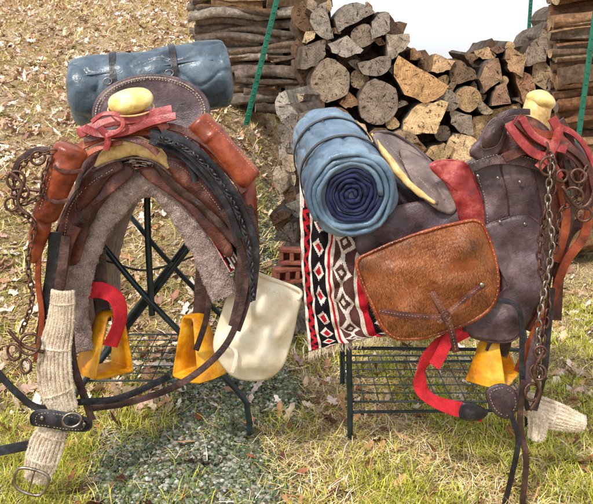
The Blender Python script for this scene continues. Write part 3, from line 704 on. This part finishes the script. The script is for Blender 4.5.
def cords(pts,ws,n_c,par,d0=.006):
    P=cr(L(pts[0],pts[1]),8); W=[q.x for q in cr([Vector((x,0,0)) for x in ws],8)]
    g=Geo()
    for c in range(n_c):
        f=(c/(n_c-1)*2-1); q=[]
        for k,p in enumerate(P):
            t=(P[min(k+1,len(P)-1)]-P[max(k-1,0)]).normalized(); s=t.cross(Vector((0,-1,0))).normalized()
            q.append(p+s*(f*W[k]+.0015*noise.noise(Vector((k*.4,c*3.1,0))))+Vector((0,-.012*(1-f*f)+.002*noise.noise(Vector((c*2.3,k*.3,5))),0)))
        V,Fc=sweepg(q,d0,seg=8,n=1,amp=.0012,nsc=260); g.add(V,Fc)
    for k in range(4,len(P)-2,11):
        t=(P[k+1]-P[k-1]).normalized(); s=t.cross(Vector((0,-1,0))).normalized()
        V,Fc=sweepg([P[k]+s*W[k]*f+Vector((0,-.015*(1-f*f)-.003,0)) for f in (-1,-.5,0,.5,1)],.0035,n=3,seg=8); g.add(V,Fc)
    g.build('wool_band',M['wool'],par); fuzz('wool_nap',g.v,g.f,5000,.006,.001,(0,0,-1),.7,(222,202,174),(250,242,224),par,lift=.4)
CI=empty('cinch')
cords(([(63,290),(61,320),(55,352),(56,385),(66,412)],2.22),[.030,.036,.044,.048,.034],9,CI)
panel('leather_end',L([(32,414),(44,410),(70,414),(90,420),(88,430),(68,430),(44,426),(32,424)],2.17),M['black'],CI,bulge=.006,rim=M['black'],rimr=.003,st=.8)
ring('buckle',at(72,420,2.15),.026,.004,M['metal'],CI,sq=.75)
for u,v in((42,418),(84,424)): ball('rivet',at(u,v,2.16),(.006,.004,.006),M['metal'],CI,seg=12)
cords(([(54,428),(47,444),(41,462),(36,480)],2.2),[.034,.046,.044,.030],9,CI)
tube('ring_buckle',L([(20,468),(48,476),(40,495),(16,487)],2.16),.0045,M['metal'],CI,closed=True); tube('tongue',L([(34,472),(29,491)],2.155),.003,M['metal'],CI)
def pattern(i,j,ni,nj):
    x=i/ni
    blk=s2l((30,26,30)); red=s2l((190,36,48)); cr_=s2l((236,222,208)); br=s2l((96,62,58))
    bands=[(0,.05,'c'),(.05,.13,'z2'),(.13,.16,'c'),(.16,.32,'k'),(.32,.35,'c'),(.35,.38,'r'),(.38,.41,'c'),(.41,.64,'d'),(.64,.67,'c'),(.67,.71,'r'),(.71,.86,'k'),(.86,.9,'c'),(.9,1.01,'b')]
    for a,b_,k in bands:
        if a<=x<b_:
            t=(x-a)/(b_-a)
            if k=='b': return blk
            if k=='r': return red
            if k=='c': return cr_
            ph=(j%10)/10; tri=abs(ph-.5)*2
            if k=='z2': return red if abs(t-tri)<.4 else blk
            if k=='k':
                ph=(j%16)/16; dd=abs(ph-.5)*2+abs(t-.5)*2
                return red if dd<.45 else (cr_ if dd<.8 else blk)
            ph=(j%22)/22; a1=abs(ph-.5)*2; b1=abs(t-.5)*2; dd=a1+b1
            if dd<.25: return cr_
            if dd<.6: return br
            if dd<.95: return cr_
            if b1<.2: return cr_
            return br
    return blk
def woven(name,rows,parent,ni,nj,thick=.008,wr=.002):
    R=[cr(r,24) for r in rows]
    def samp(arr,t):
        x=t*(len(arr)-1); i=min(int(x),len(arr)-2); return arr[i].lerp(arr[i+1],x-i)
    V=[];Fc=[];C=[]
    for j in range(nj+1):
        colp=[samp(r,j/nj) for r in R]; cc=cr(colp,12)
        for i in range(ni+1):
            q=samp(cc,i/ni); V.append(q+Vector((0,-1,0))*wr*noise.noise(q*30))
    for j in range(nj):
        for i in range(ni):
            a=j*(ni+1)+i; Fc.append((a,a+1,a+ni+2,a+ni+1)); C.append(pattern(i,j,ni,nj))
    o=mk(name,V,Fc,M['weave'],parent,fcols=C); so=o.modifiers.new('s','SOLIDIFY'); so.thickness=thick; so.offset=0
    return V,Fc
BL=empty('saddle_blanket')
inner=L([(58,300),(60,258),(74,220),(94,192),(118,174),(140,168),(164,180),(188,206),(210,238),(230,272)],2.345)
outer=L([(44,296),(48,254),(64,214),(88,184),(114,164),(140,158),(170,168),(198,194),(222,226),(244,262)],2.335)
woven('woven_edge',[inner,outer],BL,12,200)
BR=empty('bedroll')
def rollprof(R,n=110):
    pr=[(0,R*.15),(.0,R*.55),(.012,R*.8),(.03,R*.95)]
    for k in range(n): pr.append((.05+.9*k/(n-1),R*(1+.02*math.sin(k*.22))))
    return pr+[(.97,R*.94),(.99,R*.75),(1,R*.5),(1,R*.1)]
b0=at(70,94,3.0); b1=at(231,72,3.1)
V,Fc=lathe(b0,b1,rollprof(.142),120,wr=.010,wsc=(7,1.5,1.5),rid=.010,rsc=1.1); mk('rolled_tarp',V,Fc,M['tarp2'],BR)
ax=(b1-b0).normalized()
def bandring(b0,ax,t,R,w,m,par,nm='strap'):
    s=ax.cross(Vector((0,0,1))).normalized(); u_=s.cross(ax); c=b0+ax*t
    V=[];Fc=[];K=48
    for k in range(K):
        a=2*math.pi*k/K; d=s*math.cos(a)+u_*math.sin(a); rr=R+.004*noise.noise(Vector((math.cos(a)*2,math.sin(a)*2,t*9)))
        for x,y in((-w/2,0),(-w/2,.004),(w/2,.004),(w/2,0)): V.append(c+ax*(x+.004*math.sin(a*2))+d*(rr+y))
    for k in range(K):
        for q in range(4): Fc.append((k*4+q,k*4+(q+1)%4,((k+1)%K)*4+(q+1)%4,((k+1)%K)*4+q))
    mk(nm,V,Fc,m,par,False)
for t in (.19,.43): bandring(b0,ax,t,.146,.026,M['black'],BR)
for t in (.19,.43):
    c=b0+ax*t+Vector((0,-.154,.03)); ring('buckle',c,.016,.0025,M['metal'],BR,sq=.8)
tube('flap_edge',[b0+ax*(.05+.55*k/10)+Vector((0,-.126,.062+.004*math.sin(k))) for k in range(11)],.005,M['tarp2'],BR)
CB=empty('canvas_bag')
bo=[(240,262),(262,276),(299,291),(297,315),(290,345),(281,368),(262,380),(236,377),(220,362),(214,342),(222,312),(232,285)]
panel('bag_body',L(bo,2.42),M['canvas'],CB,bulge=.05,thick=.006,nrm=(-.1,-1,.1),wr=.035,wsc=13,rings=22,n=10)
panel('bag_back',L(bo,2.424),M['canvas'],CB,bulge=-.03,thick=.006)
tube('hem',L([(240,262),(262,275),(299,290),(298,300)],2.41),.006,M['canvas'],CB); stitches('seam',L([(238,272),(262,286),(296,302)],2.37),CB,m=M['cream'])
tube('mouth_cord',L([(243,258),(248,268),(238,275)],2.40),.004,M['cream'],CB)
strap('bag_tie',L([(222,340),(236,352),(232,372)],2.36),.012,M['canvas'],CB)
BD=empty('bridle')
chain('chain',L([(52,152),(34,156),(20,168),(14,186),(16,206)],2.2),.026,.0030,M['rust'],BD)
chain('chain',L([(20,212),(34,226),(28,262),(32,300),(22,330)],2.22),.022,.0028,M['rust'],BD)
chain('chain',L([(50,160),(44,176),(40,196),(24,204)],2.19),.022,.003,M['rust'],BD)
for u,v,R in((16,180,.026),(24,192,.018),(12,204,.02),(30,344,.03),(14,352,.024),(26,366,.02),(38,158,.02)): ring('bit_ring',at(u,v,2.19),R,.0042,M['rust'],BD,nrm=(random.uniform(-.6,.6),-1,random.uniform(-.3,.3)))
tube('bit_shank',L([(10,172),(22,184),(18,204),(30,216)],2.18),.0055,M['rust'],BD); tube('bit_shank',L([(8,330),(24,346),(44,352)],2.2),.0055,M['rust'],BD)
tube('mouthpiece',L([(14,196),(28,190),(44,192)],2.2),.005,M['rust'],BD)
strap('cheek_strap',L([(50,150),(36,150),(20,160),(12,178)],2.22),.018,M['dark'],BD)
# ================================================================ RIGHT SADDLE
e=empty('saddle_rack')
for k,dy in((0,0),(1,.43)):
    q=L([(350,440),(350,400),(349,350)],2.62); q.append(at(352,300,2.62)+Vector((0,.09-.18*k,0))); q.append(at(354,250,2.62)+Vector((0,.2-.4*k,.02)))
    tube('leg',[x+Vector((0,dy,0)) for x in q],RR,M['rack'],e)
    q=L([(528,436),(527,400),(526,350)],2.62); q.append(at(524,300,2.62)+Vector((0,.09-.18*k,0))); q.append(at(522,250,2.62)+Vector((0,.2-.4*k,.02)))
    tube('leg',[x+Vector((0,dy,0)) for x in q],RR,M['rack'],e)
    q=L([(350,348),(440,349),(526,350)],2.62); tube('rail',[x+Vector((0,dy,0)) for x in q],RR*.6,M['rack'],e)
    q=L([(350,412),(440,411),(526,410)],2.62); tube('rail',[x+Vector((0,dy,0)) for x in q],RR*.5,M['rack'],e)
tube('ridge',[at(354,250,2.62)+Vector((0,.21,.02)),at(440,250,2.62)+Vector((0,.21,.02)),at(522,250,2.62)+Vector((0,.21,.02))],RR,M['rack'],e)
wire_shelf(e,at(350,0,2.62).x,at(527,0,2.62).x,2.63,3.04,at(0,404,2.62).z,12,6)
S=empty('saddle')
sec=[(366,178,262),(386,176,258),(410,186,250),(436,192,245),(460,182,245),(484,168,255),(506,158,270),(528,152,285),(546,156,290)]
rows=[]
for u,vt,vb in sec:
    n0=at(u,vb,2.36); n1=at(u,(vt+vb)/2+8,2.37); n2=at(u,vt+16,2.43); tp=at(u,vt,2.5); tp2=Vector((tp.x,2.6,tp.z+.01))
    mir=lambda p: Vector((p.x,5.2-p.y,p.z))
    rows.append([n0,n1,n2,tp,tp2,mir(tp),mir(n2),mir(n1),mir(n0)])
loft('seat',rows,M['slate'],S,.008,5,5,wr=.006)
panel('skirt',L([(360,254),(358,230),(378,214),(408,204),(446,200),(478,206),(492,226),(500,262),(470,262),(430,262),(390,262)],2.345),M['slate'],S,bulge=.012,rim=M['dark'],rimr=.003,wr=.018,rings=14,n=9)
O=L([(374,134,2.45),(388,134,2.6),(410,146,2.62),(430,164,2.55),(440,186,2.42),(436,204,2.32),(418,194,2.33),(398,176,2.36),(382,154,2.4)],2.4)
panel('cantle',O,M['taupe'],S,bulge=-.012,thick=.010,nrm=(.5,-.7,.6),wr=.008)
tube('cantle_binding',L([(372,134,2.46),(384,152,2.40),(400,174,2.35),(418,192,2.32),(435,203,2.31)],2.3),[.004,.010,.013,.010,.005],M['cream'],S,seg=14,amp=.004,nsc=40)
tube('cantle_rim',L([(374,133,2.46),(390,133,2.6),(412,145,2.62),(432,164,2.55),(441,186,2.42),(436,204,2.32)],2.3),.006,M['slate'],S)
stitches('cantle_stitching',L([(386,142,2.45),(402,160,2.38),(420,179,2.34),(433,192,2.31)],2.3),S)
panel('seat_panel',L([(400,150,2.5),(430,162,2.45),(448,176,2.38),(458,196,2.33),(452,214,2.33),(432,206,2.32),(414,186,2.35)],2.4),M['taupe'],S,bulge=.015,nrm=(.2,-1,.3),rim=M['dark'],rimr=.0025,wr=.01)
panel('maroon_leather',L([(430,166),(446,160),(466,164),(476,182),(484,208),(488,230),(474,232),(462,226),(456,204),(446,184)],2.325),M['red'],S,bulge=.01,thick=.005,rim=M['red'],rimr=.003,nrm=(0,-1,.2),wr=.012,wsc=18)
panel('stirrup_leather',L([(474,164),(500,160),(508,190),(512,226),(506,236),(488,234),(484,200)],2.318),M['slate'],S,bulge=.008,rim=M['dark'],rimr=.0025,st=.87,wr=.008)
panel('front_leather',L([(502,162),(530,164),(540,190),(542,226),(530,236),(512,232),(508,196)],2.312),M['slate'],S,bulge=.008,rim=M['dark'],rimr=.0025,wr=.008)
panel('fork',L([(484,160),(486,138),(500,122),(522,116),(542,124),(556,142),(560,164),(544,176),(514,172),(494,170)],2.36),M['saddlebrown'],S,bulge=.05,thick=.006,rim=M['slate'],rimr=.004,nrm=(0,-1,.2),wr=.012)
panel('fork_far',L([(484,160),(486,138),(500,122),(522,116),(542,124),(556,142),(560,164),(544,176),(514,172),(494,170)],2.362),M['dark'],S,bulge=-.25,thick=.006)
panel('wrap',L([(470,152),(480,138),(488,124),(500,120),(506,132),(500,150),(490,160),(478,160)],2.30),M['slate'],S,bulge=.02,thick=.005,rim=M['dark'],rimr=.003,wr=.02,wsc=25)
panel('wrap',L([(482,148),(486,128),(496,118),(504,124),(498,144)],2.275),M['dark'],S,bulge=.015,thick=.005,rim=M['slate'],rimr=.003,wr=.01)
strap('breast_band',L([(470,168),(495,160),(525,162),(552,172)],2.29),.03,M['dark'],S,t=.004); stitches('band_stitching',L([(472,163),(495,155),(525,157),(550,167)],2.280),S)
for u,v in((498,178),(520,182),(500,222),(525,224),(478,176)): ball('rivet',at(u,v,2.29),(.006,.004,.006),M['metal'],S,seg=12)
V,Fc=lathe(at(529,136,2.42),at(540,102,2.40),[(0,.072),(.2,.064),(.45,.052),(.7,.043),(1,.042)],28,wr=.005,wsc=(14,2,2)); mk('horn_neck',V,Fc,M['cream'],S)
ball('horn_cap',at(541,100,2.40),(.047,.058,.030),M['horn'],S,rot=(0,.35,0),amp=.007)
for o,w,mm,dd in [([(514,120),(526,130),(536,146),(540,166)],.04,'red',2.33),([(552,118),(558,132),(552,150),(546,168)],.034,'red',2.32),([(522,124),(540,134),(556,136),(572,150),(584,176)],.026,'brown',2.3),
  ([(504,158),(530,148),(554,146),(576,158),(590,184),(586,210)],.03,'saddlebrown',2.28),([(590,206),(584,236),(566,262),(552,300),(534,336),(518,372)],.028,'brown',2.28),
  ([(546,170),(556,200),(556,240),(540,288),(526,330)],.05,'saddlebrown',2.31),([(566,160),(574,200),(564,244),(558,290)],.022,'dark',2.3),([(538,166),(546,210),(548,260),(544,300)],.03,'dark',2.30),
  ([(530,112),(512,112),(498,118)],.02,'dark',2.34),([(556,126),(574,134),(588,152),(598,182),(594,226)],.02,'red',2.34),
  ([(516,122),(538,140),(566,146),(588,166),(596,200)],.022,'saddlebrown',2.27),([(520,134),(544,156),(560,186),(566,222),(556,262)],.03,'brown',2.29),([(524,116),(520,126),(528,142),(540,152)],.026,'brown',2.28),
  ([(508,124),(518,138),(532,152),(548,160),(560,178)],.030,'red',2.255),([(522,118),(532,134),(548,144),(566,150)],.026,'red',2.265),([(560,124),(556,140),(548,156),(538,168)],.026,'red',2.26),
  ([(600,190),(588,216),(570,232),(560,262),(556,320)],.034,'saddlebrown',2.33),([(560,120),(570,138),(570,160)],.03,'saddlebrown',2.36)]:
    strap('leather_strap',L(o,dd),w,M[mm],S,t=.003,nrm=(.1,-1,.3))
panel('breast_collar',L([(548,150),(566,140),(584,152),(592,176),(584,196),(570,190),(560,176)],2.37),M['saddlebrown'],S,bulge=.03,thick=.006,rim=M['brown'],rimr=.004,wr=.015,wsc=22)
panel('fender',L([(482,232),(500,220),(528,216),(544,232),(548,262),(540,296),(528,322),(514,340),(492,342),(470,336),(464,326),(486,312),(500,290),(498,262)],2.30),M['slate'],S,bulge=.014,thick=.005,rim=M['dark'],rimr=.003,wr=.02,rings=14,n=9)
stirrup(at(492,376,2.36),S,1.0,h=.115,w=.052,wd=.13,roll=0)
strap('stirrup_hanger',L([(500,330),(499,345),(496,354)],2.33),.075,M['dark'],S)
CH=empty('cowhide_saddlebag')
OB=[(357,262),(374,251),(400,240),(430,230),(458,223),(478,221),(488,236),(496,262),(498,286),(494,302),(480,316),(452,329),(424,337),(398,338),(384,328),(374,308),(364,286)]
ob,V,Fc=panel('flap',L(OB,2.27),M['hide'],CH,bulge=.028,thick=.006,wr=.016,wsc=14,rings=14,n=9,power=3)
fuzz('hair_coat',V,Fc,60000,.015,.0009,(-.25,0,-1),.28,(78,36,16),(198,124,72),CH,lift=.22,mt=M['hidehair'])
panel('pouch_back',L(OB,2.325),M['dark'],CH,bulge=-.01,thick=.004)
g=Geo(); Oc=cr(L(OB,2.27),6,True); Od=cr(L(OB,2.325),6,True); K=len(Oc)
g.add(Oc+Od,[(k,(k+1)%K,K+(k+1)%K,K+k) for k in range(K)]); g.build('gusset',M['saddlebrown'],CH)
tube('binding',L(OB,2.266),.0055,M['brown'],CH,closed=True,seg=10,n=6,amp=.0015,nsc=60)
stitches('binding_stitching',L(OB,2.2605),CH,closed=True,gap=.014,ln=.004,r=.0009,m=M['cream'])
for o,w in (([(484,284),(468,296),(452,310),(438,322)],.018),([(432,292),(440,306),(450,326),(456,352)],.02),([(380,311),(404,315),(430,317),(446,316)],.018)):
    strap('tie_strap',L(o,2.22),w,M['saddlebrown'],CH,t=.003,wob=.15); stitches('strap_stitching',L(o,2.214),CH,r=.0005)
ring('buckle',at(446,316,2.205),.014,.003,M['rust'],CH); ball('rivet',at(482,285,2.212),(.008,.004,.008),M['metal'],CH,seg=12)
strap('red_webbing',L([(466,330),(452,338),(434,350),(422,368),(421,388),(436,402),(462,410),(482,414)],2.3),.045,M['redweb'],S,t=.0018,nrm=(.8,-1,.6),wob=.7,n=10)
panel('strap_end',L([(462,404),(476,404),(488,412),(478,420),(460,418)],2.285),M['black'],S,bulge=.004)
strap('red_web_loop',L([(458,328),(448,340),(440,356),(434,366)],2.275),.036,M['redweb'],S,t=.0018,nrm=(-.3,-1,.2))
panel('leather_keeper',L([(486,392),(500,384),(514,390),(518,406),(508,418),(494,412)],2.24),M['slate'],S,bulge=.008,rim=M['black'],rimr=.002,st=.8)
for o,w,mm,dd in [([(510,412),(518,440),(512,474),(504,506)],.016,'black',2.19),([(524,380),(520,420),(526,460),(522,506)],.018,'dark',2.2),([(540,330),(530,366),(520,400)],.03,'slate',2.24),([(552,288),(548,330),(544,372),(534,410)],.02,'black',2.24),([(498,300),(520,312),(522,380),(528,410)],.016,'black',2.23)]:
    strap('hanging_strap',L(o,dd),w,M[mm],S,t=.003)
BD=empty('bridle')
chain('chain',L([(548,148),(554,180),(544,220),(540,262),(548,300),(542,340),(536,376)],2.23),.028,.0034,M['rust'],BD)
chain('chain',L([(552,160),(548,200),(552,244),(544,290),(538,330),(540,384)],2.21),.026,.0032,M['metal'],BD)
chain('chain',L([(586,170),(576,196),(560,214),(556,250)],2.22),.026,.0032,M['rust'],BD)
for u,v,R in((548,166,.028),(574,196,.026),(584,214,.022),(562,176,.018),(538,372,.022),(532,392,.024),(540,352,.018),(578,176,.02)): ring('bit_ring',at(u,v,2.2),R,.0042,M['rust'],BD,nrm=(random.uniform(-.6,.6),-1,random.uniform(-.3,.3)))
tube('bit_shank',L([(562,186),(576,206),(588,204),(594,190)],2.19),.0055,M['rust'],BD); tube('bit_shank',L([(544,350),(534,372),(540,392),(530,410)],2.2),.0055,M['rust'],BD)
CI=empty('cinch')
cords(([(522,398),(536,408),(556,416),(584,424)],2.3),[.02,.036,.038,.02],8,CI)
cords(([(534,406),(538,420),(536,438)],2.28),[.016,.026,.02],6,CI,d0=.005)
BL=empty('saddle_blanket')
rows=[L([(300,206,2.42),(330,222,2.39),(362,236,2.37),(420,240,2.38)],2.4),L([(302,262,2.38),(326,274,2.36),(356,284,2.36),(420,286,2.37)],2.4),L([(306,318,2.38),(334,328,2.36),(366,330,2.36),(424,322,2.37)],2.4),L([(309,352,2.37),(340,343,2.36),(376,337,2.36),(428,330,2.37)],2.4)]
R2=[[rows[j][i] for j in range(4)] for i in range(4)]
woven('woven_blanket',R2,BL,110,120,thick=.010,wr=.020)
R3=[[Vector((p.x,5.2-p.y,p.z)) for p in r] for r in R2]
woven('far_side',R3,BL,48,60,thick=.010)
top=[[R2[i][0],Vector((R2[i][0].x,2.6,R2[i][0].z+.09)),R3[i][0]] for i in range(4)]
woven('over_back',top,BL,48,40,thick=.010)
g=Geo()
q=cr([rows[3][0],rows[3][1],rows[3][2],rows[3][3]],20)
for k in range(110):
    t=k/109; p=q[int(t*(len(q)-1))]
    V,Fc=sweepg([p,p+Vector((random.uniform(-.004,.004),-.003,-.012)),p+Vector((random.uniform(-.008,.008),0,-random.uniform(.018,.034)))],.0011,seg=5,n=2); g.add(V,Fc)
g.build('fringe',M['wool'],BL)
BR=empty('bedroll')
b0=at(352,194,2.27); b1=at(326,140,2.95); R=.142
pr=[(0,R*.9),(0.0,R*.97),(.01,R)]+[(.02+.95*k/99,R*(1+.015*math.sin(k*.3))) for k in range(100)]+[(.99,R*.8),(1,R*.4)]
V,Fc=lathe(b0,b1,pr,120,wr=.008,wsc=(7,1.5,1.5),rid=.010,rsc=1.1); mk('rolled_tarp',V,Fc,M['tarp'],BR)
ax=(b1-b0).normalized(); s_=ax.cross(Vector((0,0,1))).normalized(); u_=s_.cross(ax)
def spiral(r0,r1,turns,th,m,nm,yo,wd,ns=.05):
    P=[]; n=int(turns*30)
    for k in range(n+1):
        a=2*math.pi*turns*k/n; r=(r0+(r1-r0)*k/n)*(1+ns*noise.noise(Vector((math.cos(a)*1.6,math.sin(a)*1.6,k*.025)))*2); P.append(b0+(s_*math.cos(a)+u_*math.sin(a))*r-ax*(yo+.010*noise.noise(Vector((math.cos(a)*2,math.sin(a)*2,k*.03+9)))))
    V,Fc=sweepg(P,wd,th,nrm=tuple(ax),seg=8,n=1,amp=.0015,nsc=90); return mk(nm,V,Fc,m,BR)
spiral(.010,.088,5,.012,M['navy'],'rolled_blanket',.004,.0075,.07)
spiral(.093,.136,2.6,.014,M['tarp'],'tarp_folds',.006,.0095,.05)
for t in(.16,.44): bandring(b0,ax,t,.146,.024,M['black'],BR)
# ---------------------------------------------------------------- light, sky, camera
w=bpy.data.worlds.new('World'); sc.world=w; w.use_nodes=True; nt=w.node_tree
bg=nt.nodes['Background']; sky=nt.nodes.new('ShaderNodeTexSky'); sky.sky_type='NISHITA'; sky.sun_disc=False
el=math.radians(52); az=math.radians(215)
sky.sun_elevation=el; sky.sun_rotation=az; sky.dust_density=2; sky.air_density=1.0
hs=nt.nodes.new('ShaderNodeHueSaturation'); hs.inputs['Saturation'].default_value=.3; hs.inputs['Value'].default_value=1.3
nt.links.new(sky.outputs[0],hs.inputs['Color'])
mx=nt.nodes.new('ShaderNodeMix'); mx.data_type='RGBA'; mx.inputs[0].default_value=.6
nt.links.new(hs.outputs[0],mx.inputs[6]); mx.inputs[7].default_value=(8.4,8.6,8.9,1)
nt.links.new(mx.outputs[2],bg.inputs[0]); bg.inputs[1].default_value=.15
sd=bpy.data.lights.new('sun','SUN'); sd.energy=3.0; sd.angle=math.radians(6); sd.color=(1,.95,.87)
so=bpy.data.objects.new('sun',sd); col.objects.link(so)
dirv=Vector((math.sin(az)*math.cos(el),math.cos(az)*math.cos(el),math.sin(el)))
so.rotation_euler=dirv.to_track_quat('Z','Y').to_euler()
cd=bpy.data.cameras.new('camera'); cam=bpy.data.objects.new('camera',cd); col.objects.link(cam)
cam.location=(0,0,H); cam.rotation_euler=(math.radians(90),0,0); cd.sensor_width=36; cd.lens=F/593*36; cd.shift_y=-(252-60)/593; cd.clip_end=2000; cd.clip_start=.05
sc.camera=cam
sc.view_settings.view_transform='Standard'; sc.view_settings.look='None'; sc.view_settings.exposure=0
